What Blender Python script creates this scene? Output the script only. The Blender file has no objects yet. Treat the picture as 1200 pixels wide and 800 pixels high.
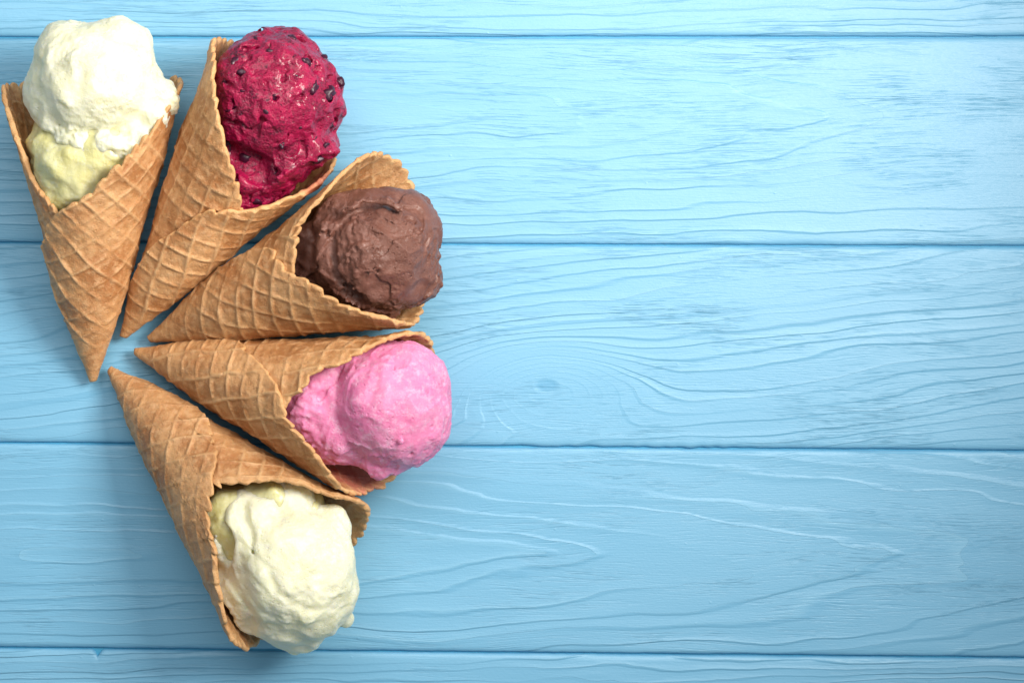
import bpy, math
import numpy as np
from mathutils import Vector

# ------------------------------------------------------------------ camera, world, light
S = 0.00033            # metres per photo pixel at table level
HP = 2450.0            # camera height above the table in the same units (0.81 m)
scene = bpy.context.scene
COL = scene.collection

cam_data = bpy.data.cameras.new('camera')
cam = bpy.data.objects.new('camera', cam_data)
COL.objects.link(cam)
cam.location = (0, 0, HP * S)
cam.rotation_euler = (0, 0, 0)
cam_data.sensor_width = 36.0
cam_data.lens = 36.0 * HP / 1200.0
cam_data.clip_start = 0.01
cam_data.clip_end = 50
scene.camera = cam

world = bpy.data.worlds.new('World')
scene.world = world
world.use_nodes = True
bg = world.node_tree.nodes['Background']
bg.inputs[0].default_value = (0.76, 0.92, 1.0, 1)
bg.inputs[1].default_value = 0.30

def area_light(name, loc, target, size, power, color, spread=180):
    d = bpy.data.lights.new(name, 'AREA')
    d.shape = 'RECTANGLE'
    d.size, d.size_y = size
    d.energy = power
    d.color = color
    d.spread = math.radians(spread)
    o = bpy.data.objects.new(name, d)
    COL.objects.link(o)
    o.location = loc
    o.rotation_euler = (Vector(target) - Vector(loc)).to_track_quat('-Z', 'Y').to_euler()
    return o

area_light('softbox_light', (0.28, 0.17, 0.46), (-0.22, 0.08, 0), (0.22, 0.22), 1.45, (1.0, 0.94, 0.86), 94)
area_light('top_fill_light', (-0.08, 0.36, 0.62), (-0.10, 0.05, 0), (0.60, 0.34), 1.38, (1.0, 0.965, 0.93), 130)  # overhead fill lamp, added to brighten the boards toward the top

scene.view_settings.view_transform = 'Standard'
scene.view_settings.look = 'None'
scene.view_settings.exposure = 0.0
scene.view_settings.gamma = 1.0
scene.view_settings.use_curve_mapping = False
scene.cycles.max_bounces = 8

# ------------------------------------------------------------------ helpers
def W(px, py, z=0.0):
    """photo pixel seen at height z (all in pixel units) -> position in pixel units"""
    k = 1.0 - z / HP
    return np.array([(px - 600.0) * k, (400.0 - py) * k, z])

_rng = np.random.default_rng(7)
_perm = _rng.permutation(256).astype(np.int32)
_perm = np.concatenate([_perm, _perm, _perm])
_grad = _rng.normal(size=(256, 3)).astype(np.float32)
_grad /= np.linalg.norm(_grad, axis=1)[:, None]

def noise3(p, scale, seed=0):
    """gradient noise, about -0.7..0.7; scale = feature size (scalar or 3-vector)"""
    q = p.astype(np.float32) / np.asarray(scale, np.float32) + np.float32(seed * 17.31 + 100)
    i = np.floor(q).astype(np.int32)
    f = q - i
    w = f * f * f * (f * (f * 6 - 15) + 10)
    i &= 255
    out = 0
    for dx in (0, 1):
        wx = w[..., 0] if dx else 1 - w[..., 0]
        a = _perm[i[..., 0] + dx]
        for dy in (0, 1):
            wy = w[..., 1] if dy else 1 - w[..., 1]
            b = _perm[a + i[..., 1] + dy]
            for dz in (0, 1):
                wz = w[..., 2] if dz else 1 - w[..., 2]
                g = _grad[_perm[b + i[..., 2] + dz] & 255]
                d = g[..., 0] * (f[..., 0] - dx) + g[..., 1] * (f[..., 1] - dy) + g[..., 2] * (f[..., 2] - dz)
                out = out + wx * wy * wz * d
    return out

def fbm(p, scale, octaves=3, seed=0, gain=0.5):
    s = np.asarray(scale, np.float32)
    a, out = 1.0, 0
    for k in range(octaves):
        out = out + a * noise3(p, s, seed + k * 3)
        s = s / 2.1
        a *= gain
    return out

def sstep(a, b, x):
    t = np.clip((x - a) / (b - a), 0, 1)
    return t * t * (3 - 2 * t)

def mesh_obj(name, verts, quads, mat, parent=None, smooth=True):
    me = bpy.data.meshes.new(name)
    verts = np.asarray(verts, np.float32)
    quads = np.asarray(quads, np.int32)
    me.vertices.add(len(verts))
    me.vertices.foreach_set('co', verts.ravel())
    me.loops.add(quads.size)
    me.loops.foreach_set('vertex_index', quads.ravel())
    me.polygons.add(len(quads))
    me.polygons.foreach_set('loop_start', np.arange(0, quads.size, 4, dtype=np.int32))
    me.polygons.foreach_set('use_smooth', np.full(len(quads), smooth))
    me.update(calc_edges=True)
    me.validate()
    if mat: me.materials.append(mat)
    o = bpy.data.objects.new(name, me)
    COL.objects.link(o)
    if parent:
        o.parent = parent
        o.matrix_parent_inverse = parent.matrix_world.inverted()
    return o

# ---- node helper
class NT:
    def __init__(self, name):
        self.m = bpy.data.materials.new(name)
        self.m.use_nodes = True
        self.t = self.m.node_tree
        self.n = self.t.nodes
        self.bsdf = self.n['Principled BSDF']
    def put(self, sock, v):
        if isinstance(v, bpy.types.NodeSocket): self.t.links.new(v, sock)
        else: sock.default_value = v
    def math(self, op, a, b=None, c=None, clamp=False):
        n = self.n.new('ShaderNodeMath'); n.operation = op; n.use_clamp = clamp
        self.put(n.inputs[0], a)
        if b is not None: self.put(n.inputs[1], b)
        if c is not None: self.put(n.inputs[2], c)
        return n.outputs[0]
    def add(self, a, b): return self.math('ADD', a, b)
    def mul(self, a, b): return self.math('MULTIPLY', a, b)
    def sub(self, a, b): return self.math('SUBTRACT', a, b)
    def step(self, x, lo, hi, a=0.0, b=1.0):
        n = self.n.new('ShaderNodeMapRange'); n.interpolation_type = 'SMOOTHSTEP'
        self.put(n.inputs[0], x)
        for i, v in ((1, lo), (2, hi), (3, a), (4, b)): n.inputs[i].default_value = v
        return n.outputs[0]
    def xyz(self, x, y, z=0.0):
        n = self.n.new('ShaderNodeCombineXYZ')
        for i, v in enumerate((x, y, z)): self.put(n.inputs[i], v)
        return n.outputs[0]
    def noise(self, vec, scale=1.0, detail=2.0, rough=0.5, dist=0.0):
        n = self.n.new('ShaderNodeTexNoise')
        self.put(n.inputs['Vector'], vec)
        n.inputs['Scale'].default_value = scale
        n.inputs['Detail'].default_value = detail
        n.inputs['Roughness'].default_value = rough
        n.inputs['Distortion'].default_value = dist
        return n.outputs['Fac']
    def voronoi(self, vec, scale, feature='F1', rnd=1.0):
        n = self.n.new('ShaderNodeTexVoronoi'); n.feature = feature
        self.put(n.inputs['Vector'], vec)
        n.inputs['Scale'].default_value = scale
        n.inputs['Randomness'].default_value = rnd
        return n.outputs['Distance']
    def mix(self, f, a, b):
        n = self.n.new('ShaderNodeMix'); n.data_type = 'RGBA'
        self.put(n.inputs[0], f)
        self.put(n.inputs[6], a if isinstance(a, bpy.types.NodeSocket) else (*a, 1))
        self.put(n.inputs[7], b if isinstance(b, bpy.types.NodeSocket) else (*b, 1))
        return n.outputs[2]
    def objpos(self):
        """object coordinates in photo-pixel units"""
        tc = self.n.new('ShaderNodeTexCoord')
        n = self.n.new('ShaderNodeVectorMath'); n.operation = 'SCALE'
        self.t.links.new(tc.outputs['Object'], n.inputs[0])
        n.inputs['Scale'].default_value = 1.0 / S
        return n.outputs[0]
    def attr(self, name):
        n = self.n.new('ShaderNodeAttribute'); n.attribute_name = name
        return n
    def bump(self, h, dist, strength=1.0, normal=None):
        n = self.n.new('ShaderNodeBump')
        n.inputs['Strength'].default_value = strength
        n.inputs['Distance'].default_value = dist
        self.put(n.inputs['Height'], h)
        if normal is not None: self.put(n.inputs['Normal'], normal)
        return n.outputs[0]
    def set(self, **kw):
        for k, v in kw.items():
            k = k.replace('_', ' ')
            if isinstance(v, tuple) and len(v) == 3 and k.endswith('Color'): v = (*v, 1)
            self.put(self.bsdf.inputs[k], v)
        return self.m

# ------------------------------------------------------------------ the painted planks
PAINT = (0.196, 0.474, 0.688)
PORE = (0.065, 0.325, 0.565)

def plank_material(name, u0, v0, s, P, slope=0.0, knot=None, seed=0.0, ring_amt=1.0, fibre=1.0):
    t = NT(name)
    sep = t.n.new('ShaderNodeSeparateXYZ')
    t.put(sep.inputs[0], t.objpos())
    u = t.add(sep.outputs[0], 600.0)
    v = t.sub(400.0, sep.outputs[1])
    sd = seed * 13.7
    # growth-ring field: an inclined cone of rings cut by the board
    warp = t.noise(t.xyz(t.mul(u, 0.0032), t.mul(v, 0.016), sd), 1.0, 2.0)
    warp2 = t.noise(t.xyz(t.mul(u, 0.018), t.mul(v, 0.06), sd + 3), 1.0, 2.0)
    dv = t.sub(v, v0)
    if s > 0:
        du = t.mul(t.sub(u, u0), s)
        f = t.math('SQRT', t.add(t.mul(dv, dv), t.mul(du, du)))
    else:
        f = t.add(dv, t.mul(t.sub(u, 640.0), slope))
    f = t.add(f, t.add(t.mul(t.sub(warp, 0.5), 46.0), t.mul(t.sub(warp2, 0.5), 5.0)))
    kn = None
    if knot:
        ku = t.mul(t.sub(u, knot[0]), 1.0 / knot[2])
        kv = t.mul(t.sub(v, knot[1]), 1.0 / knot[3])
        d2 = t.add(t.mul(ku, ku), t.mul(kv, kv))
        kn = t.math('EXPONENT', t.mul(d2, -1.0))
        f = t.add(f, t.mul(kn, knot[4]))
    fp = t.mul(f, 1.0 / P)
    # uneven ring spacing
    uneven = t.noise(t.xyz(t.mul(f, 0.055), sd + 7, 0.0), 1.0, 1.0)
    fp = t.add(fp, t.mul(t.sub(uneven, 0.5), 1.5))
    g = t.math('FRACT', fp)
    ramp = t.math('POWER', g, 2.6)                      # slow rise to a sharp latewood edge
    drop = t.step(g, 0.0, 0.20, 1.0, 0.0)               # and down again
    ring = t.math('MAXIMUM', ramp, drop)
    rid = t.math('FLOOR', fp)
    each = t.noise(t.xyz(t.mul(rid, 0.73), t.mul(u, 0.0028), sd + 1), 1.0, 1.0)
    rmask = t.mul(t.step(each, 0.30, 0.62), ring_amt)
    if kn is not None: rmask = t.mul(rmask, t.step(kn, 0.04, 0.5, 1.0, 0.16))      # the knot shows only faintly
    ringh = t.mul(ring, rmask)
    # fine fibres in patches
    fv = t.add(v, t.mul(t.sub(warp, 0.5), 40.0))
    fib = t.noise(t.xyz(t.mul(u, 0.020), t.mul(fv, 0.66), sd + 11), 1.0, 2.0, 0.6)
    patch = t.noise(t.xyz(t.mul(u, 0.0065), t.mul(v, 0.018), sd + 17), 1.0, 3.0, 0.6)
    pm = t.step(patch, 0.36, 0.70)
    # fibres show most on the soft earlywood between two rings
    fpit = t.mul(t.mul(t.step(fib, 0.50, 0.70), pm), fibre)
    fine = t.noise(t.xyz(t.mul(u, 0.05), t.mul(v, 0.9), sd + 21), 1.0, 2.0, 0.6)
    brush = t.noise(t.xyz(t.mul(u, 0.30), t.mul(v, 0.42), sd + 29), 1.0, 3.0, 0.6)
    speck = t.step(t.voronoi(t.xyz(t.mul(u, 0.028), t.mul(v, 0.040), sd), 1.0), 0.0, 0.07, 1.0, 0.0)
    h = t.add(t.mul(ringh, 0.66), t.mul(fpit, -0.36))
    h = t.add(h, t.mul(fine, 0.16))
    h = t.add(h, t.mul(brush, 0.13))
    h = t.add(h, t.mul(speck, 0.22))
    # paint sits thinner and darker in the open pores and along the ring edges
    line = t.mul(t.step(g, 0.10, 0.24, 1.0, 0.0), rmask)
    pore = t.math('ADD', t.mul(fpit, 0.09), t.mul(line, 0.15), clamp=True)
    big = t.noise(t.xyz(t.mul(u, 0.003), t.mul(v, 0.012), sd + 31), 1.0, 3.0)
    base = t.mix(t.step(big, 0.30, 0.70), PAINT, (0.180, 0.457, 0.673))
    col = t.mix(pore, base, PORE)
    col = t.mix(t.mul(t.step(ringh, 0.55, 1.0), 0.30), col, (0.30, 0.60, 0.80))
    if kn is not None:
        # the knot: a small eye with a crack
        eye = t.step(kn, 0.965, 0.995)
        h = t.add(h, t.mul(eye, -0.5))
        col = t.mix(t.mul(eye, 0.4), col, PORE)
    nrm = t.bump(h, 0.00042, 1.0)
    rough = t.add(0.40, t.mul(brush, 0.16))
    return t.set(Base_Color=col, Roughness=rough, Normal=nrm, Specular_IOR_Level=0.9)

def solid_paint(name):
    t = NT(name)
    nz = t.noise(t.objpos(), 0.2, 3.0)
    return t.set(Base_Color=t.mix(nz, (0.060, 0.34, 0.55), (0.080, 0.39, 0.60)), Roughness=0.55)

# plank joints in the photograph: y at x=0 and at x=1200
JOINTS = [(-196, -200), (43.5, 43.0), (284, 288.5), (518.5, 528), (758.5, 770.5), (999, 1012)]
X0, X1 = -420.0, 1620.0
def joint_y(k, x):
    a, b = JOINTS[k]
    return a + (b - a) * x / 1200.0

# backing board under the planks carries them (bottom of the joints)
bx0, bx1 = (X0 - 600) * S, (X1 - 600) * S
by0, by1 = (400 - 1012) * S, (400 + 200) * S
zt, zb = -6.0 * S, -45 * S
bv = [(x, y, z) for z in (zb, zt) for x, y in ((bx0, by0), (bx1, by0), (bx1, by1), (bx0, by1))]
bq = [(3, 2, 1, 0), (4, 5, 6, 7), (0, 1, 5, 4), (1, 2, 6, 5), (2, 3, 7, 6), (3, 0, 4, 7)]
tabletop = mesh_obj('tabletop', bv, bq, solid_paint('joint_paint'), smooth=False)
tabletop['kind'] = 'structure'
tabletop['label'] = 'sky blue painted wooden tabletop of wide horizontal planks'

def make_plank(k, mat, seed):
    nx = 620
    xs = np.linspace(X0, X1, nx)
    top, bot = joint_y(k, xs), joint_y(k + 1, xs)
    pts = np.stack([xs, np.full(nx, seed * 31.0), np.zeros(nx)], 1)
    jt = noise3(pts, 60, 1) * 0.8 + noise3(pts, 9, 2) * 0.5
    jb = noise3(pts, 60, 3) * 0.8 + noise3(pts, 9, 4) * 0.5
    if k == 2:      # paint ridge along the lower lip of this board
        run = sstep(560, 660, xs) * sstep(960, 820, xs)
        jb += run * (noise3(pts, 17, 6) * 2.6 + 0.4)
    if k == 4:      # nick in the upper edge
        jt += 9.0 * np.exp(-((xs - 114.0) / 3.0) ** 2)
    top = top + 1.15 + jt
    bot = bot - 1.15 - jb
    # cross-section: distance from the edge, height
    prof = [(0.0, -6.4), (0.0, -4.2), (0.35, -2.9), (1.1, -1.8), (2.4, -0.9), (4.2, -0.32), (7.0, 0.0)]
    inner = np.linspace(0, 1, 26)[1:-1]
    rows = []
    for d, z in prof: rows.append((xs, top + d, np.full(nx, z)))
    for w in inner:
        y = (top + 7) * (1 - w) + (bot - 7) * w
        p3 = np.stack([xs, y, np.full(nx, seed * 9.0)], 1)
        rows.append((xs, y, noise3(p3, (420, 60, 50), 5) * 0.9 * math.sin(math.pi * w)))
    for d, z in reversed(prof): rows.append((xs, bot - d, np.full(nx, z)))
    R = len(rows)
    V = np.zeros((R, nx, 3))
    for r, (x, y, z) in enumerate(rows):
        V[r, :, 0] = (x - 600) * S
        V[r, :, 1] = (400 - y) * S
        V[r, :, 2] = z * S
    idx = np.arange(R * nx).reshape(R, nx)
    q = np.stack([idx[:-1, :-1], idx[1:, :-1], idx[1:, 1:], idx[:-1, 1:]], -1).reshape(-1, 4)
    return mesh_obj('plank', V.reshape(-1, 3), q, mat, tabletop)

plank_specs = [
    dict(u0=0, v0=0, s=0, P=11.0, slope=0.008, seed=1, ring_amt=0.8, fibre=0.8),
    dict(u0=100, v0=138, s=0.080, P=13.0, seed=2, ring_amt=0.95, fibre=0.9),
    dict(u0=0, v0=0, s=0, P=15.0, slope=0.13, knot=(640, 452, 92, 46, 118), seed=3, ring_amt=0.9, fibre=1.0),
    dict(u0=100, v0=652, s=0.103, P=15.5, seed=4, ring_amt=1.0, fibre=0.8),
    dict(u0=0, v0=0, s=0, P=9.0, slope=0.012, seed=5, ring_amt=1.0, fibre=0.8),
]
for k, sp in enumerate(plank_specs):
    make_plank(k, plank_material('painted_plank_%d' % (k + 1), **sp), sp['seed'])

# ------------------------------------------------------------------ waffle cones
def wafer_material(name, seed, tone=1.0, stain=None):
    t = NT(name)
    p = t.objpos()
    off = t.n.new('ShaderNodeVectorMath'); off.operation = 'ADD'
    t.put(off.inputs[0], p); off.inputs[1].default_value = (seed * 211.0, seed * 97.0, 0)
    p0, p = p, off.outputs[0]
    relief = t.attr('relief').outputs['Fac']
    edge = t.attr('rim').outputs['Fac']
    toast = t.noise(p, 0.020, 4.0, 0.62)
    mott = t.noise(p, 0.11, 4.0, 0.65)
    grain = t.noise(p, 0.55, 3.0, 0.7)
    k = lambda r, g, b: (r * tone * 1.05, g * tone * 1.04, b * tone)
    c = t.mix(t.step(toast, 0.34, 0.66), k(0.62, 0.335, 0.150), k(0.40, 0.165, 0.056))
    c = t.mix(t.mul(t.step(mott, 0.48, 0.66), 0.50), c, k(0.68, 0.41, 0.215))
    c = t.mix(t.mul(t.step(mott, 0.46, 0.32), 0.50), c, k(0.37, 0.148, 0.045))
    c = t.mix(t.mul(t.step(grain, 0.56, 0.72), 0.32), c, k(0.72, 0.47, 0.27))
    c = t.mix(t.mul(t.step(grain, 0.42, 0.30), 0.40), c, k(0.34, 0.135, 0.045))
    c = t.mix(t.mul(t.step(relief, 0.35, 0.95), 0.46), c, k(0.72, 0.455, 0.235))
    c = t.mix(t.mul(edge, 0.50), c, k(0.68, 0.40, 0.175))
    if stain:               # ice cream melted into the rim
        ctr, rad, scol = stain
        dn = t.n.new('ShaderNodeVectorMath'); dn.operation = 'DISTANCE'
        t.put(dn.inputs[0], p0); dn.inputs[1].default_value = tuple(ctr)
        dd = t.add(dn.outputs['Value'], t.mul(t.sub(mott, 0.5), rad * 1.2))
        c = t.mix(t.step(dd, rad * 0.55, rad, 0.62, 0.0), c, scol)
    h = t.add(t.mul(grain, 0.75), t.mul(mott, 1.1))
    pits = t.step(t.voronoi(p, 0.20), 0.0, 0.24, 1.0, 0.0)
    h = t.sub(h, t.mul(pits, 0.45))
    return t.set(Base_Color=c, Roughness=t.add(0.36, t.mul(mott, 0.24)), Normal=t.bump(h, 0.00046, 1.0),
                 Specular_IOR_Level=0.5, Subsurface_Weight=0.12, Subsurface_Radius=(0.0030, 0.0013, 0.0005), Subsurface_Scale=1.0)

TH, LAYER = 4.7, 6.6      # wafer thickness and spacing of the rolled layers
class Cone: pass

def make_cone(tip, ang, alpha, rim_knots, grid_rot, seed, root, mat, flare=0.0, jag=1.0):
    """A wafer disc rolled into a cone lying on the table.
    ang: direction tip->mouth in the photo (degrees, counter-clockwise). rim_knots: (unrolled angle, slant length) of
    the wafer's edge, from the inner flap over the left side (90), the lip on the table (180) and the right side (270)
    to the outer flap; at 0 and 360 the edge is straight up."""
    al = math.radians(alpha)
    m_px = (tip[0] + 335 * math.cos(math.radians(ang)), tip[1] - 335 * math.sin(math.radians(ang)))
    T = W(tip[0], tip[1], 10.0)
    M = W(m_px[0], m_px[1], 100.0)
    A = math.atan2(M[1] - T[1], M[0] - T[0])
    a = np.array([math.cos(A) * math.cos(al), math.sin(A) * math.cos(al), math.sin(al)])
    right = np.array([math.sin(A), -math.cos(A), 0.0])
    up = np.cross(right, a)
    ustart = rim_knots[0][0] - 42
    u1, rf = rim_knots[-1]
    kn = [(ustart, rim_knots[0][1] * 0.66)] + rim_knots + [(u1 + 35, rf * 0.50), (u1 + 62, rf * 0.22)]
    ku = np.array([k[0] for k in kn], float); kr = np.array([k[1] for k in kn], float)
    # monotone cubic (PCHIP)
    hh = np.diff(ku); dl = np.diff(kr) / hh
    sl = np.zeros_like(kr); sl[0], sl[-1] = dl[0], dl[-1]
    for i in range(1, len(kr) - 1):
        if dl[i - 1] * dl[i] > 0:
            w1, w2 = 2 * hh[i] + hh[i - 1], hh[i] + 2 * hh[i - 1]
            sl[i] = (w1 + w2) / (w1 / dl[i - 1] + w2 / dl[i])
    def rim(u):
        i = np.clip(np.searchsorted(ku, u) - 1, 0, len(hh) - 1)
        x = (u - ku[i]) / hh[i]
        return ((1 + 2 * x) * (1 - x) ** 2 * kr[i] + x * (1 - x) ** 2 * hh[i] * sl[i]
                + x * x * (3 - 2 * x) * kr[i + 1] + x * x * (x - 1) * hh[i] * sl[i + 1])
    u = np.concatenate([np.arange(ustart, 105, 1.0), np.arange(105, 250, 1.6), np.arange(250, ku[-1] - 2, 0.86)])
    rho = np.concatenate([np.linspace(0.012, 0.962, 124), [0.969, 0.976, 0.982, 0.988, 0.993, 0.997, 1.0]])
    edge = rim(u)
    # scalloped edge: bumps along the arc length of the rim
    ur = np.radians(u)
    ds = np.hypot(np.gradient(edge), np.gradient(ur) * math.sin(al) * edge)
    arc = np.cumsum(ds)
    p1 = np.stack([arc, np.full_like(arc, seed * 50.0), np.zeros_like(arc)], 1)
    ph = arc / 17.0 + noise3(p1, 50, 2) * 1.5
    scal = np.abs(np.sin(math.pi * ph)) ** 0.8
    big = np.abs(np.sin(math.pi * arc / 27.0 + 0.6))
    edge = edge + jag * ((scal - 0.6) * 6.6 * np.clip(0.75 + 2.0 * noise3(p1, 30, 5), 0.1, 1.5) + (big - 0.5) * 1.2 + noise3(p1, 30, 8) * 4.0 + noise3(p1, 7, 9) * 2.0 - np.clip(noise3(p1, 17, 19) - 0.22, 0, 1) * 22)
    U, RH = np.meshgrid(ur, rho, indexing='ij')
    E = np.repeat(edge[:, None], len(rho), 1)
    R = E * RH
    phi = U * math.sin(al)
    gx, gy = R * np.cos(phi), R * np.sin(phi)
    g3 = np.stack([gx, gy, np.full_like(gx, seed * 40.0)], -1)
    cr, sr = math.cos(math.radians(grid_rot)), math.sin(math.radians(grid_rot))
    pitch = 22.5
    wob = noise3(g3, 60, 4) * 5.5 + noise3(g3, 16, 3) * 1.4
    ga, gb = gx * cr + gy * sr + wob, -gx * sr + gy * cr - wob
    qa = np.abs(((ga / pitch) % 1.0) - 0.5) * pitch
    qb = np.abs(((gb / pitch) % 1.0) - 0.5) * pitch
    fade = np.clip(0.88 + noise3(g3, 55, 6) * 1.1 + noise3(g3, 12, 7) * 0.8, 0.35, 1.3)
    ridge = np.maximum(np.exp(-(qa / 2.0) ** 2), 0.85 * np.exp(-(qb / 2.0) ** 2)) * fade
    # a pillowed floor between the ridges
    pil = np.minimum(qa, qb) / (pitch * 0.5)
    relief = ridge * 2.2 + np.sqrt(np.clip(pil, 0, 1)) * 0.55 + noise3(g3, 14, 11) * 1.1 + noise3(g3, 5, 12) * 0.7
    dist = E - R                                            # distance to the rim
    rnd = np.sqrt(np.clip(1 - (1 - np.clip(dist / 3.4, 0, 1)) ** 2, 0, 1))
    # rolled layers wind outwards
    lay = LAYER * (U - ur[0]) / (2 * math.pi)
    tipk = 0.30 + 0.70 * sstep(0, 120, R)
    wav = noise3(g3, 85, 14) * 5.0 * sstep(60, 240, R) + noise3(g3, 30, 15) * 1.6 * sstep(30, 120, R)
    near = sstep(46, 0, dist)
    fl = near * (noise3(g3, 42, 18) * 4.0 + 1.2) + flare * sstep(70, 0, dist) * np.exp(-((np.degrees(U) - 130) / 55) ** 2)
    mid = (lay + wav + fl) * tipk + TH * 0.5 * tipk
    half = TH * 0.5 * rnd * (0.45 + 0.55 * sstep(0, 80, R))
    cosT, sinT = np.cos(-U)[..., None], np.sin(-U)[..., None]
    rad = up * cosT + right * sinT
    base = T + a * (R * math.cos(al))[..., None] + rad * (R * math.sin(al))[..., None]
    n = rad * math.cos(al) - a * math.sin(al)
    rk = rnd * (0.25 + 0.75 * sstep(0, 90, R))
    outer = base + n * (mid + half + (relief - 0.5) * rk)[..., None]
    inner = base + n * (mid - half - (relief - 0.5) * 0.8 * rk)[..., None]
    nu, nr = U.shape
    io = np.arange(nu * nr).reshape(nu, nr)
    ii = io + nu * nr
    ii[:, -1] = io[:, -1]                                   # close the rim
    def sheet(ix): return np.stack([ix[:-1, :-1], ix[:-1, 1:], ix[1:, 1:], ix[1:, :-1]], -1).reshape(-1, 4)
    q = [sheet(io), sheet(ii)[:, ::-1]]
    for e in (0, -1):
        s = np.stack([io[e, :-1], ii[e, :-1], ii[e, 1:], io[e, 1:]], -1)[:-1]
        q.append(s if e == 0 else s[:, ::-1])
    s = np.stack([io[:-1, 0], io[1:, 0], ii[1:, 0], ii[:-1, 0]], -1)
    q.append(s)
    V = np.concatenate([outer.reshape(-1, 3), inner.reshape(-1, 3)])
    dz = 0.4 - V[:, 2].min()
    V[:, 2] += dz
    Q = np.concatenate(q)
    o = mesh_obj('waffle_cone', V * S, Q, mat, root)
    at = o.data.attributes.new('relief', 'FLOAT', 'POINT')
    at.data.foreach_set('value', np.tile(ridge.ravel(), 2).astype(np.float32))
    at = o.data.attributes.new('rim', 'FLOAT', 'POINT')
    at.data.foreach_set('value', np.tile(sstep(9, 0, dist).ravel(), 2).astype(np.float32))
    c = Cone()
    c.T, c.a, c.al, c.obj = T + np.array([0, 0, dz]), a, al, o
    return c

# ------------------------------------------------------------------ ice cream: distance fields meshed by surface nets
def surface_nets(D, org, h):
    ins = D < 0
    nx, ny, nz = D.shape
    corners = [(i, j, k) for i in (0, 1) for j in (0, 1) for k in (0, 1)]
    cnt = np.zeros((nx - 1, ny - 1, nz - 1), np.int8)
    for i, j, k in corners:
        cnt += ins[i:nx - 1 + i, j:ny - 1 + j, k:nz - 1 + k]
    act = (cnt > 0) & (cnt < 8)
    c = np.argwhere(act)
    vid = np.full(act.shape, -1, np.int32)
    vid[act] = np.arange(len(c))
    acc = np.zeros((len(c), 3)); num = np.zeros(len(c))
    for A in corners:
        for ax in range(3):
            if A[ax]: continue
            B = list(A); B[ax] = 1
            da = D[c[:, 0] + A[0], c[:, 1] + A[1], c[:, 2] + A[2]]
            db = D[c[:, 0] + B[0], c[:, 1] + B[1], c[:, 2] + B[2]]
            m = (da < 0) != (db < 0)
            tt = da[m] / (da[m] - db[m])
            p = np.tile(np.array(A, float), (m.sum(), 1)); p[:, ax] = tt
            acc[m] += p; num[m] += 1
    V = org + (c + acc / num[:, None]) * h
    Q = []
    for ax in range(3):
        b, d = (ax + 1) % 3, (ax + 2) % 3
        lo = [slice(None)] * 3; hi = [slice(None)] * 3
        lo[ax] = slice(0, -1); hi[ax] = slice(1, None)
        ch = ins[tuple(lo)] != ins[tuple(hi)]
        e = np.argwhere(ch)
        e = e[(e[:, b] > 0) & (e[:, d] > 0) & (e[:, b] < D.shape[b] - 1) & (e[:, d] < D.shape[d] - 1)]
        flip = ins[tuple(e.T)]
        def cell(ob, od):
            f = e.copy(); f[:, b] -= ob; f[:, d] -= od
            return vid[tuple(f.T)]
        q = np.stack([cell(1, 1), cell(0, 1), cell(0, 0), cell(1, 0)], 1)
        q[~flip] = q[~flip][:, ::-1]
        Q.append(q)
    return V, np.concatenate(Q)

def smin(a, b, k):
    h = np.clip(0.5 + 0.5 * (b - a) / k, 0, 1)
    return b + (a - b) * h - k * h * (1 - h)
def smax(a, b, k): return -smin(-a, -b, k)

def ball(P, px, py, z, r, sx=1.0, sy=1.0, sz=1.0, rot=0.0):
    c = W(px, py, z); k = 1.0 - z / HP
    q = P - c
    if rot:
        cr, sr = math.cos(math.radians(rot)), math.sin(math.radians(rot))
        q = np.stack([q[..., 0] * cr + q[..., 1] * sr, -q[..., 0] * sr + q[..., 1] * cr, q[..., 2]], -1)
    q = q / np.array([sx, sy, sz], np.float32)
    return (np.sqrt((q * q).sum(-1)) - r * k) * min(sx, sy, sz)

def rod(P, pts, r):
    """distance to a polyline of (px, py, z, r-factor)"""
    out = None
    for (x0, y0, z0, f0), (x1, y1, z1, f1) in zip(pts[:-1], pts[1:]):
        A, B = W(x0, y0, z0), W(x1, y1, z1)
        d = B - A
        tt = np.clip(((P - A) @ d.astype(np.float32)) / (d @ d), 0, 1)
        q = P - A - tt[..., None] * d
        v = np.sqrt((q * q).sum(-1)) - r * (f0 + (f1 - f0) * tt)
        out = v if out is None else np.minimum(out, v)
    return out

def in_cone(P, c, off):
    q = P - c.T
    tt = q @ c.a.astype(np.float32)
    rr = np.sqrt(np.maximum((q * q).sum(-1) - tt * tt, 0))
    return rr * math.cos(c.al) - tt * math.sin(c.al) - off

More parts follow.
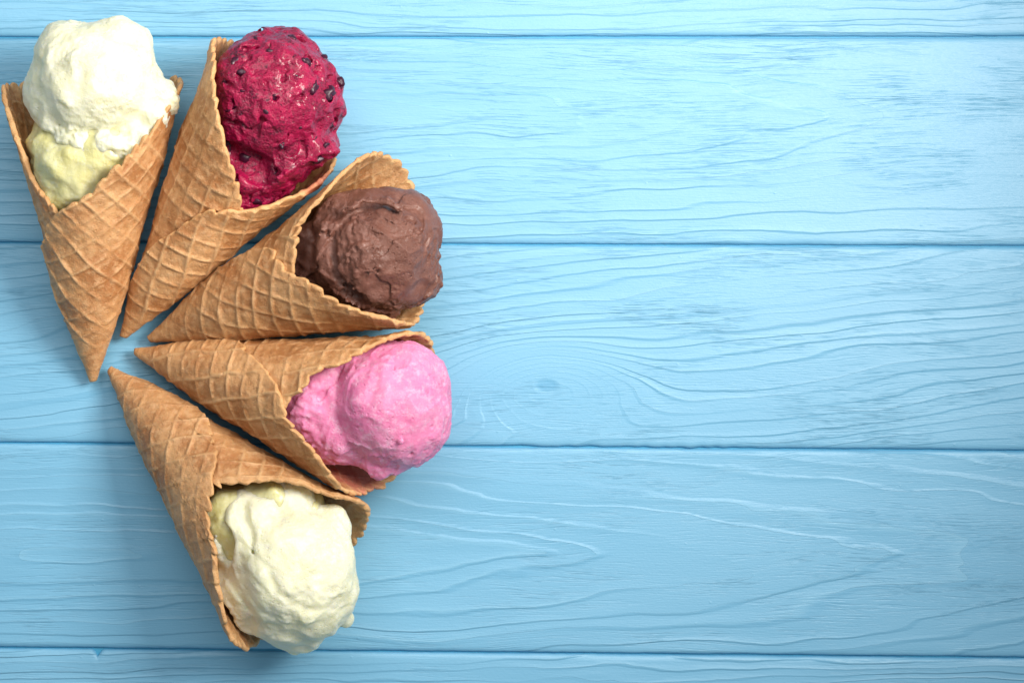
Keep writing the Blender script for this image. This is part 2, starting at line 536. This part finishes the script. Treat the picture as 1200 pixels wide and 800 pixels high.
FIELDS = {}
def make_ice(name, box, fn, detail, mat, parent, h=1.4, band=12.0):
    """box: px range (x0, y0, x1, y1, z0, z1); fn: coarse distance field; detail: added near the surface"""
    zc = 0.5 * (box[4] + box[5])
    a, b = W(box[0], box[3], zc), W(box[2], box[1], zc)
    lo = np.array([a[0], a[1], box[4]]); hi = np.array([b[0], b[1], box[5]])
    n = np.ceil((hi - lo) / h).astype(int) + 1
    # coarse pass, then the true field only near the surface
    st = 4
    nc = (n + st - 1) // st + 1
    gc = np.stack(np.meshgrid(*[lo[i] + h * st * np.arange(nc[i]) for i in range(3)], indexing='ij'), -1).astype(np.float32)
    Dc = fn(gc)
    D = np.repeat(np.repeat(np.repeat(Dc, st, 0), st, 1), st, 2)[:n[0], :n[1], :n[2]].copy()
    ix = np.argwhere(np.abs(D) < band + h * st * 1.8)
    p = (lo + ix * h).astype(np.float32)
    d = fn(p)
    m = np.abs(d) < band
    d[m] = detail(p[m], d[m])
    D[tuple(ix.T)] = d
    for ax in range(3):                       # keep it closed at the box
        s0 = [slice(None)] * 3
        for e in (0, -1):
            s0[ax] = e
            D[tuple(s0)] = np.maximum(D[tuple(s0)], 0.5)
    V, Q = surface_nets(D, lo, h)
    o = mesh_obj(name, V * S, Q, mat, parent)
    return o, (D, lo, h)

def ice_material(name, col, col2, rough, sss, radius, pale=None, grain=0.6, crystal=0.0, holes=0.5, spec=0.5, coat=0.0, var_scale=0.03, relief=0.7, smear=None):
    """two tones of cream, paler where it is aerated and frosty, with fine grain, air holes and ice crystals in the relief"""
    t = NT(name)
    p = t.objpos()
    var = t.noise(p, var_scale, 4.0, 0.6)
    g1 = t.noise(p, 0.13, 5.0, 0.68)
    g2 = t.noise(p, 0.42, 4.0, 0.75)
    patch = t.step(t.noise(p, 0.035, 3.0, 0.6), 0.40, 0.62)
    c = t.mix(t.step(var, 0.32, 0.68), col, col2)
    if pale: c = t.mix(t.mul(t.step(t.noise(p, 0.10, 5.0, 0.75), 0.47, 0.68), 0.8), c, pale)
    if smear: c = t.mix(t.mul(t.step(t.noise(p, 0.055, 4.0, 0.65), 0.56, 0.66), 0.85), c, smear)
    h = t.add(t.mul(g1, relief), t.mul(g2, t.add(grain * 0.6, t.mul(patch, grain * 0.9))))
    pore = t.mul(t.step(t.voronoi(p, 0.16), 0.06, 0.30, 1.0, 0.0), patch)
    h = t.sub(h, t.mul(pore, holes))
    if crystal:
        vo = t.voronoi(p, 0.36)
        h = t.add(h, t.mul(vo, crystal))
        c = t.mix(t.mul(t.step(vo, 0.25, 0.75), 0.35), c, tuple(min(1, x * 1.5 + 0.004) for x in col))
    r = t.math('ADD', rough - 0.16, t.mul(g1, 0.32), clamp=True)
    return t.set(Base_Color=c, Roughness=r, Normal=t.bump(h, 0.00050, 0.9), Specular_IOR_Level=spec,
                 Subsurface_Weight=sss, Subsurface_Radius=radius, Subsurface_Scale=1.0,
                 Coat_Weight=coat, Coat_Roughness=0.16)

def new_cone_thing(label, tip):
    e = bpy.data.objects.new('ice_cream_cone', None)
    COL.objects.link(e)
    p = W(*tip) * S
    e.location = (p[0], p[1], 0)
    e.empty_display_size = 0.02
    e['label'] = label
    e['category'] = 'ice cream'
    e['group'] = 'ice cream cones fanned out on the planks'
    bpy.context.view_layer.update()
    return e

def streaks(p, d, scale, seed):
    """noise drawn out along direction d (a spade dragged through)"""
    d = np.array(d, float); d /= np.linalg.norm(d)
    along = (p @ d.astype(np.float32))[..., None] * d.astype(np.float32)
    return noise3(p - along * 0.82, scale, seed)

# ---- lemon, two scoops -------------------------------------------------------------
lemon = ice_material('lemon_ice_cream', (0.83, 0.81, 0.615), (0.82, 0.80, 0.55), 0.48, 0.6, (0.0054, 0.0048, 0.0030), pale=(0.85, 0.835, 0.70), grain=0.75, holes=0.6, spec=0.4, coat=0.08, relief=0.5)
lemon_deep_shaded = ice_material('lemon_yellow_shaded', (0.70, 0.675, 0.37), (0.68, 0.62, 0.24), 0.40, 0.6, (0.0044, 0.0040, 0.0018), pale=(0.74, 0.73, 0.50), spec=0.5, coat=0.35, var_scale=0.05, relief=0.5)  # inner lemon: yellower tone plus cone shade and bounce put into the colour

e1 = new_cone_thing('waffle cone holding two stacked pale lemon scoops, whose ragged upper scoop overhangs a yellower one', (110, 448))
c1 = make_cone((110, 448), 91.1, 14.8,
               [(24, 218), (34, 232), (54, 256), (75, 315), (92, 354), (180, 352), (268, 368), (287, 345), (298, 322), (310, 306), (326, 284), (334, 274), (344, 256), (358, 240), (374, 228), (394, 208), (408, 188), (442, 164)],
               38, 1, e1, wafer_material('wafer_golden', 1, 1.02))

def f1(P):
    d = ball(P, 113, 98, 103, 72, 0.98, 0.99, 1.0)
    d = smin(d, ball(P, 147, 118, 94, 46), 14)
    d = smin(d, ball(P, 80, 62, 104, 36), 16)
    d = smin(d, ball(P, 138, 60, 102, 38), 14)
    d = smin(d, ball(P, 66, 112, 104, 36), 12)
    for x, y, z, r in ((80, 158, 128, 15), (98, 168, 132, 14), (118, 168, 134, 15), (136, 170, 130, 13), (150, 172, 122, 13),
                       (164, 158, 124, 15), (180, 140, 118, 17), (190, 116, 110, 19), (62, 142, 122, 15), (50, 120, 118, 14)):
        d = smin(d, ball(P, x, y, z, r), 6)
    # broad hollows left by the spoon
    d = smax(d, -ball(P, 128, 82, 206, 34, 1.5, 1.0, 1.0, 50), 18)
    d = smax(d, -ball(P, 74, 100, 194, 26, 1.0, 1.6, 1.0, 10), 14)
    d = smax(d, -rod(P, [(70, 122, 163, 1), (88, 140, 166, 1), (98, 144, 170, .5)], 6), 6)
    return d
def n1(p, d):
    low = np.maximum(sstep(128, 172, 400 - p[..., 1] / 0.955), 0.8 * sstep(-425, -405, p[..., 0] / 0.955))
    soft = sstep(-0.15, 0.30, noise3(p, 46, 9))
    d = d + fbm(p, 52, 2, 1) * 9 + fbm(p, 20, 2, 2) * (2.2 + 3.0 * low)
    d = d - (1 - np.abs(noise3(p, 38, 5)) * 3.0).clip(0, 1) ** 2 * 1.6
    d = d + streaks(p, (0.7, 0.7, 0.1), 15, 6) * 2.0
    d = d + noise3(p, 9, 7) * (0.9 * soft + 2.4 * low)
    return d + noise3(p, 4.6, 8) * (0.6 + 1.0 * soft + 1.6 * low)
make_ice('scoop', (18, 8, 222, 206, 22, 196), f1, n1, lemon, e1)

def f1b(P):
    d = ball(P, 84, 196, 84, 60, 1.0, 1.0, 0.95)
    d = smin(d, ball(P, 116, 180, 84, 60), 12)
    d = smin(d, ball(P, 104, 226, 92, 30), 8)
    d = smin(d, ball(P, 70, 216, 100, 22), 6)
    d = smin(d, ball(P, 92, 240, 82, 28), 8)
    d = smin(d, ball(P, 110, 130, 80, 66), 10)
    return smax(d, in_cone(P, c1, -0.5), 3)
def n1b(p, d):
    d0 = d + fbm(p, 36, 2, 21) * 9 - np.abs(noise3(p, 30, 23)) * 5 + 1.4 + fbm(p, 11, 2, 24) * 1.3 + noise3(p, 4.6, 25) * 0.7
    return np.maximum(d0, in_cone(p, c1, 1.0))
make_ice('scoop', (0, 90, 214, 300, 4, 160), f1b, n1b, lemon_deep_shaded, e1)

# ---- raspberry sorbet ----------------------------------------------------------------
berry = ice_material('raspberry_sorbet', (0.36, 0.003, 0.055), (0.145, 0.002, 0.025), 0.36, 0.2, (0.0018, 0.0003, 0.0005), grain=1.1, crystal=0.7, holes=1.1, spec=0.35, coat=0.34, var_scale=0.05, smear=(0.040, 0.0015, 0.015))
e2 = new_cone_thing('waffle cone with a crimson berry sorbet scoop flecked with dark fruit pieces', (143, 395))
c2 = make_cone((145, 395), 56.4, 14.6,
               [(-38, 234), (-16, 262), (2, 284), (16, 304), (34, 330), (48, 352), (82, 366), (100, 366), (180, 350), (268, 314), (290, 284), (306, 256), (322, 236), (350, 212), (362, 188), (368, 172), (388, 136), (398, 108)],
               8, 2, e2, wafer_material('wafer_pale', 2, 1.07, (W(366, 214, 85), 30, (0.50, 0.09, 0.075))))

def f2(P):
    d = ball(P, 319, 112, 98, 77, 0.97, 1.0, 1.0)
    d = smin(d, ball(P, 330, 76, 98, 44), 10)
    d = smin(d, ball(P, 360, 120, 96, 44), 10)
    d = smin(d, ball(P, 350, 158, 104, 34), 10)
    d = smin(d, ball(P, 342, 180, 104, 26), 8)
    low = ball(P, 308, 208, 92, 46, 1.2, 0.9, 0.9, 40)
    low = smin(low, ball(P, 290, 222, 96, 28), 8)
    low = smin(low, ball(P, 334, 206, 98, 36), 8)
    low = smin(low, ball(P, 352, 186, 84, 50), 8)
    low = smin(low, ball(P, 270, 180, 70, 60), 10)
    low = smax(low, in_cone(P, c2, -1.0), 3)
    d = smin(d, low, 5)
    d = smax(d, -rod(P, [(262, 170, 124, 0.8), (284, 186, 128, 1.2), (304, 197, 130, 1.15), (322, 207, 130, .6)], 15), 3)
    d = smax(d, -rod(P, [(290, 140, 168, .4), (312, 152, 172, 1), (344, 150, 172, .9), (366, 160, 158, .4)], 5), 6)
    for x, y, z, r in ((296, 128, 176, 7), (268, 122, 160, 6), (338, 128, 180, 8), (318, 92, 184, 5), (366, 140, 160, 7), (306, 165, 160, 7), (350, 100, 172, 5)):
        d = smax(d, -ball(P, x, y, z, r), 3)
    return d
def n2(p, d):
    d = d + fbm(p, 44, 2, 31) * 8 + fbm(p, 17, 2, 32) * 3.6
    d = d + streaks(p, (0.8, -0.5, 0.2), 20, 33) * 3.0
    pit = noise3(p, 13, 35)
    d = d + np.clip(pit - 0.17, 0, 0.30) * 30
    crisp = sstep(-0.2, 0.3, noise3(p, 40, 36))
    return d + noise3(p, 6.0, 37) * (0.8 + 1.4 * crisp) + noise3(p, 3.2, 38) * (0.5 + 0.7 * crisp)
s2, F2 = make_ice('scoop', (222, 18, 414, 262, 8, 192), f2, n2, berry, e2)

tb = NT('dark_fruit')
pn = tb.objpos()
dark_fruit = tb.set(Base_Color=tb.mix(tb.noise(pn, 0.2, 2.0), (0.062, 0.002, 0.022), (0.022, 0.002, 0.014)), Roughness=0.42,
                    Coat_Weight=0.1, Normal=tb.bump(tb.noise(pn, 0.4, 3.0), 0.0003, 0.7))

def top_of(F, px, py):
    D, lo, h = F
    z = 150.0
    for _ in range(3):
        w = W(px, py, z)
        i, j = int(round((w[0] - lo[0]) / h)), int(round((w[1] - lo[1]) / h))
        if not (0 <= i < D.shape[0] and 0 <= j < D.shape[1]): return None
        k = np.where(D[i, j] < 0)[0]
        if len(k) == 0: return None
        z = lo[2] + h * k.max()
    return W(px, py, z)

def lump_mesh(seed):
    n, m = 9, 12
    th = np.linspace(0.12, math.pi - 0.12, n); ph = np.linspace(0, 2 * math.pi, m, endpoint=False)
    TT, PP = np.meshgrid(th, ph, indexing='ij')
    v = np.stack([np.sin(TT) * np.cos(PP), np.sin(TT) * np.sin(PP), np.cos(TT)], -1)
    v = v * (1 + 1.15 * noise3(v * 10, 8, seed))[..., None]
    ix = np.arange(n * m).reshape(n, m)
    nx = np.roll(ix, -1, 1)
    q = np.stack([ix[:-1], ix[1:], nx[1:], nx[:-1]], -1).reshape(-1, 4)
    o = mesh_obj('berry_piece', v.reshape(-1, 3) * S, q, dark_fruit)
    me = o.data
    bpy.data.objects.remove(o)
    return me
lumps = [lump_mesh(60 + i) for i in range(5)]
rb = np.random.default_rng(12)
bpy.context.view_layer.update()
spots = [(252, 58, 5), (299, 48, 5), (283, 81, 5), (307, 89, 7), (331, 131, 11), (340, 106, 6), (356, 73, 4), (364, 70, 5),
         (377, 67, 4), (366, 103, 5), (384, 110, 6), (396, 96, 5), (392, 128, 6), (276, 74, 5), (300, 157, 6), (270, 168, 8),
         (276, 176, 8), (286, 186, 7), (342, 219, 8), (350, 216, 6), (372, 187, 5), (380, 172, 5), (316, 62, 4), (262, 96, 5),
         (270, 128, 4), (320, 112, 4), (352, 148, 5), (298, 236, 6), (342, 45, 4), (386, 146, 5), (314, 128, 6), (366, 160, 4),
         (256, 140, 5), (330, 170, 4), (318, 196, 4), (284, 108, 4), (345, 88, 4)]
for i, (x, y, r) in enumerate(spots):
    w = top_of(F2, x, y)
    if w is None: continue
    o = bpy.data.objects.new('berry_piece', lumps[i % 5])
    COL.objects.link(o)
    o.parent = s2
    o.matrix_parent_inverse = s2.matrix_world.inverted()
    o.location = (w - np.array([0, 0, r * 1.02])) * S
    o.scale = tuple(r * f for f in rb.uniform(0.6, 1.6, 3))
    o.rotation_euler = tuple(rb.uniform(0, 6.28, 3))

# ---- chocolate -------------------------------------------------------------------------
choc = ice_material('chocolate_ice_cream', (0.190, 0.074, 0.050), (0.142, 0.051, 0.033), 0.42, 0.15, (0.0016, 0.0008, 0.0005), pale=(0.245, 0.106, 0.078), grain=0.8, holes=0.7, spec=0.45, coat=0.12, relief=0.6)
e3 = new_cone_thing('waffle cone with a craggy brown chocolate scoop', (175, 398))
c3 = make_cone((175, 398), 22.0, 15.4,
               [(2, 228), (12, 238), (28, 248), (44, 258), (54, 274), (62, 292), (78, 318), (92, 344), (130, 358), (180, 346), (250, 322), (285, 322), (302, 314), (308, 304), (316, 292), (324, 276), (336, 264), (350, 252), (358, 238), (366, 226), (378, 222), (390, 220), (404, 199)],
               62, 3, e3, wafer_material('wafer_toasted', 3, 0.97), flare=5.0)

def f3(P):
    d = ball(P, 440, 296, 96, 76, 1.0, 0.95, 1.0, 20)
    d = smin(d, ball(P, 470, 268, 92, 46), 10)
    d = smin(d, ball(P, 476, 318, 90, 42), 10)
    d = smin(d, ball(P, 410, 262, 96, 40), 8)
    d = smin(d, ball(P, 450, 346, 92, 28), 8)
    low = ball(P, 374, 306, 72, 42, 0.9, 1.1, 1.0)
    low = smin(low, ball(P, 366, 286, 88, 26), 6)
    low = smin(low, ball(P, 392, 340, 84, 24), 6)
    low = smin(low, ball(P, 356, 316, 84, 20), 5)
    low = smax(low, in_cone(P, c3, -1.0), 3)
    d = smin(d, low, 4)
    # curls and torn edges of the scooped shell
    d = smin(d, rod(P, [(384, 262, 142, .6), (376, 290, 138, 1), (384, 322, 136, 1), (404, 346, 130, .9), (428, 360, 118, .7)], 7), 5)
    d = smax(d, -rod(P, [(394, 256, 156, .5), (387, 290, 152, 1), (396, 326, 150, 1), (416, 346, 144, .7)], 6), 4)
    d = smin(d, rod(P, [(402, 250, 166, .5), (424, 236, 158, 1), (452, 236, 156, .9), (470, 246, 156, .4)], 6), 5)
    d = smax(d, -rod(P, [(440, 232, 164, .4), (462, 246, 168, 1), (488, 262, 156, 1), (504, 268, 142, .5)], 5), 4)
    d = smax(d, -ball(P, 458, 348, 162, 20, 1.5, 0.9, 1.0, 20), 7)
    d = smax(d, -rod(P, [(434, 336, 166, .6), (446, 332, 168, 1), (472, 342, 158, 1), (496, 336, 140, .5)], 5), 3)
    d = smax(d, -rod(P, [(410, 282, 176, .4), (426, 290, 180, 1), (440, 306, 180, 1), (432, 322, 176, .5)], 6), 6)
    d = smax(d, -ball(P, 423, 262, 178, 5), 2)
    d = smax(d, -ball(P, 492, 320, 148, 6), 3)
    d = smax(d, -ball(P, 414, 346, 142, 12, 0.8, 1.5, 1, 30), 4)
    return d
def n3(p, d):
    d = d + fbm(p, 48, 2, 41) * 8
    c = streaks(p, (0.85, -0.5, 0.1), 26, 42)
    d = d - (1 - np.abs(c) * 3.0).clip(0, 1) ** 3 * 2.2 + 0.8
    # torn ledges: steps where one scraped layer ends
    lay = streaks(p, (0.5, 0.8, 0.1), 44, 43) * 4.0
    fr = lay - np.floor(lay)
    d = d + (sstep(0.0, 0.10, fr) * (1 - fr)) * 2.6 - 1.0
    rough = sstep(0.02, 0.25, noise3(p, 44, 44))
    d = d + fbm(p, 11, 3, 45, 0.6) * (0.5 + 3.2 * rough)
    return d + noise3(p, 4.4, 47) * (0.25 + 1.7 * rough)
make_ice('scoop', (330, 206, 536, 392, 8, 190), f3, n3, choc, e3)

# ---- strawberry ------------------------------------------------------------------------
pink = ice_material('strawberry_ice_cream', (0.77, 0.265, 0.455), (0.76, 0.205, 0.405), 0.48, 0.45, (0.0038, 0.0016, 0.0022), pale=(0.80, 0.44, 0.60), grain=0.65, holes=0.7, spec=0.42, coat=0.07, relief=0.5)
e4 = new_cone_thing('waffle cone with a smooth bright pink strawberry scoop', (158, 412))
c4 = make_cone((158, 412), -14.6, 15.4,
               [(-12, 234), (-4, 238), (10, 254), (22, 260), (30, 270), (36, 288), (50, 300), (68, 322), (85, 346), (105, 352), (180, 352), (262, 320), (290, 310), (311, 298), (322, 282), (330, 266), (342, 244), (354, 232), (370, 216), (378, 200), (386, 186), (396, 170), (410, 156)],
               20, 4, e4, wafer_material('wafer_amber', 4, 0.98, (W(412, 556, 55), 44, (0.52, 0.13, 0.11))), flare=3.0)

def f4(P):
    d = ball(P, 458, 473, 93, 71, 1.0, 1.0, 1.0)
    d = smin(d, ball(P, 470, 448, 92, 52), 14)
    d = smin(d, ball(P, 476, 500, 90, 46), 12)
    d = smin(d, rod(P, [(408, 500, 96, .6), (420, 530, 94, 1), (446, 546, 90, 1.1), (474, 538, 88, .7)], 13), 6)
    low = ball(P, 376, 472, 84, 50, 1.0, 1.15, 1.0)
    low = smin(low, ball(P, 352, 480, 104, 20, 1, 1.4, 1, 30), 4)
    low = smin(low, ball(P, 362, 504, 96, 18, 0.8, 1.4, 1, 30), 4)
    low = smin(low, ball(P, 380, 440, 104, 22), 5)
    low = smin(low, ball(P, 388, 512, 92, 20), 5)
    low = smin(low, ball(P, 410, 420, 100, 26), 6)
    low = smin(low, ball(P, 398, 504, 86, 42), 10)
    low = smax(low, in_cone(P, c4, -0.5), 3)
    d = smin(d, low, 4)
    d = smax(d, np.minimum(in_cone(P, c4, -1.0), 325 - (P - c4.T) @ c4.a.astype(np.float32)), 3)
    d = smax(d, -rod(P, [(396, 430, 144, .6), (384, 456, 146, 1), (380, 486, 144, 1), (390, 510, 134, .6)], 4.5), 7)
    d = smax(d, -ball(P, 379, 466, 136, 11, 0.8, 1.4, 1), 4)
    d = smin(d, ball(P, 470, 517, 152, 5), 3)
    return d
def n4(p, d):
    d = d + fbm(p, 52, 2, 51) * 6.0 + fbm(p, 18, 2, 52) * 1.6
    c = streaks(p, (0.3, 0.9, 0.1), 24, 53)
    d = d - (1 - np.abs(c) * 3.2).clip(0, 1) ** 4 * 1.8
    lay = streaks(p, (0.4, 0.9, 0.1), 50, 54) * 3.0
    fr = lay - np.floor(lay)
    d = d + (sstep(0.0, 0.08, fr) * (1 - fr)) * 2.0 - 0.8
    left = sstep(-195, -225, p[..., 0])
    d = d + fbm(p, 13, 2, 56) * 3.8 * left
    pits = np.clip(noise3(p, 9, 58) - 0.34, 0, 1) * 13
    ragged = sstep(-95, -125, p[..., 1]) + sstep(-0.0, 0.3, noise3(p, 38, 59))
    return d + pits + noise3(p, 4.2, 57) * (0.4 + 0.7 * ragged)
make_ice('scoop', (322, 376, 548, 574, 8, 190), f4, n4, pink, e4)

# ---- lemon, single ---------------------------------------------------------------------
e5 = new_cone_thing('waffle cone with one pale lemon scoop tumbling out past its lower lip', (128, 432))
c5 = make_cone((128, 432), -46.4, 15.6,
               [(6, 226), (12, 236), (36, 258), (60, 292), (78, 330), (94, 352), (180, 350), (262, 366), (285, 358), (305, 332), (320, 304), (334, 278), (340, 258), (364, 228), (386, 202), (402, 174), (418, 152)],
               52, 5, e5, wafer_material('wafer_bronze', 5, 0.92), flare=4.0, jag=1.15)

def f5(P):
    d = ball(P, 346, 668, 96, 72, 1.0, 1.08, 1.0, 0)
    d = smin(d, ball(P, 366, 690, 92, 50), 14)
    d = smin(d, ball(P, 336, 710, 84, 46), 10)
    d = smin(d, ball(P, 350, 734, 70, 30), 8)
    d = smin(d, ball(P, 392, 690, 96, 26), 8)
    d = smin(d, ball(P, 292, 672, 100, 26, .8, 1.8, 1, -6), 8)
    fill = ball(P, 300, 626, 84, 58)
    fill = smin(fill, ball(P, 326, 594, 88, 36), 8)
    fill = smin(fill, ball(P, 290, 690, 76, 48), 10)
    fill = smin(fill, ball(P, 280, 600, 98, 22), 7)
    fill = smax(fill, in_cone(P, c5, -0.5), 3)
    d = smin(d, fill, 10)
    d = smin(d, ball(P, 344, 596, 96, 26), 8)
    d = smin(d, ball(P, 388, 616, 88, 24), 8)
    d = smin(d, ball(P, 404, 722, 76, 12), 5)
    # flat face cut by the scoop, and its torn edge
    d = smax(d, -ball(P, 352, 722, 192, 42, 1.3, 0.9, 0.8, 35), 10)
    d = smax(d, -rod(P, [(312, 668, 164, .4), (324, 694, 170, 1), (350, 716, 160, 1), (372, 716, 150, .5)], 7), 6)
    d = smax(d, -rod(P, [(282, 590, 126, .8), (292, 620, 140, 1), (300, 650, 146, .6)], 9), 6)
    d = smax(d, -ball(P, 322, 592, 134, 13, 1.3, 0.9, 1, 20), 5)
    d = smax(d, -ball(P, 268, 640, 128, 17, 0.8, 1.6, 1), 6)
    return d
def n5(p, d):
    d = d + fbm(p, 52, 2, 61) * 9 + fbm(p, 19, 2, 62) * 2.2
    d = d - (1 - np.abs(noise3(p, 40, 63)) * 3.0).clip(0, 1) ** 2 * 1.4
    lay = streaks(p, (0.6, -0.8, 0.1), 46, 64) * 3.2
    fr = lay - np.floor(lay)
    d = d + (sstep(0.0, 0.25, fr) * (1 - fr)) * 1.5 - 0.5
    soft = sstep(-0.05, 0.30, noise3(p, 40, 65))
    return d + noise3(p, 9, 67) * 2.2 * soft + noise3(p, 4.6, 66) * (0.45 + 1.2 * soft)
make_ice('scoop', (250, 552, 446, 780, 8, 190), f5, n5, lemon, e5)

def f5b(P):
    d = ball(P, 280, 612, 78, 50)
    d = smin(d, ball(P, 318, 590, 82, 38), 8)
    d = smin(d, ball(P, 322, 586, 108, 14), 5)
    d = smin(d, ball(P, 268, 640, 82, 28), 6)
    d = smin(d, ball(P, 262, 604, 100, 18), 6)
    d = smin(d, ball(P, 312, 640, 70, 56), 8)
    d = smin(d, ball(P, 362, 596, 84, 24), 8)
    return smax(d, in_cone(P, c5, -0.5), 3)
def n5b(p, d):
    d0 = d + fbm(p, 34, 2, 71) * 8 - np.abs(noise3(p, 28, 73)) * 5 + 1.4 + fbm(p, 10, 2, 74) * 1.4
    return np.maximum(d0, in_cone(p, c5, 1.0))
make_ice('scoop', (214, 530, 420, 720, 4, 150), f5b, n5b, lemon_deep_shaded, e5)
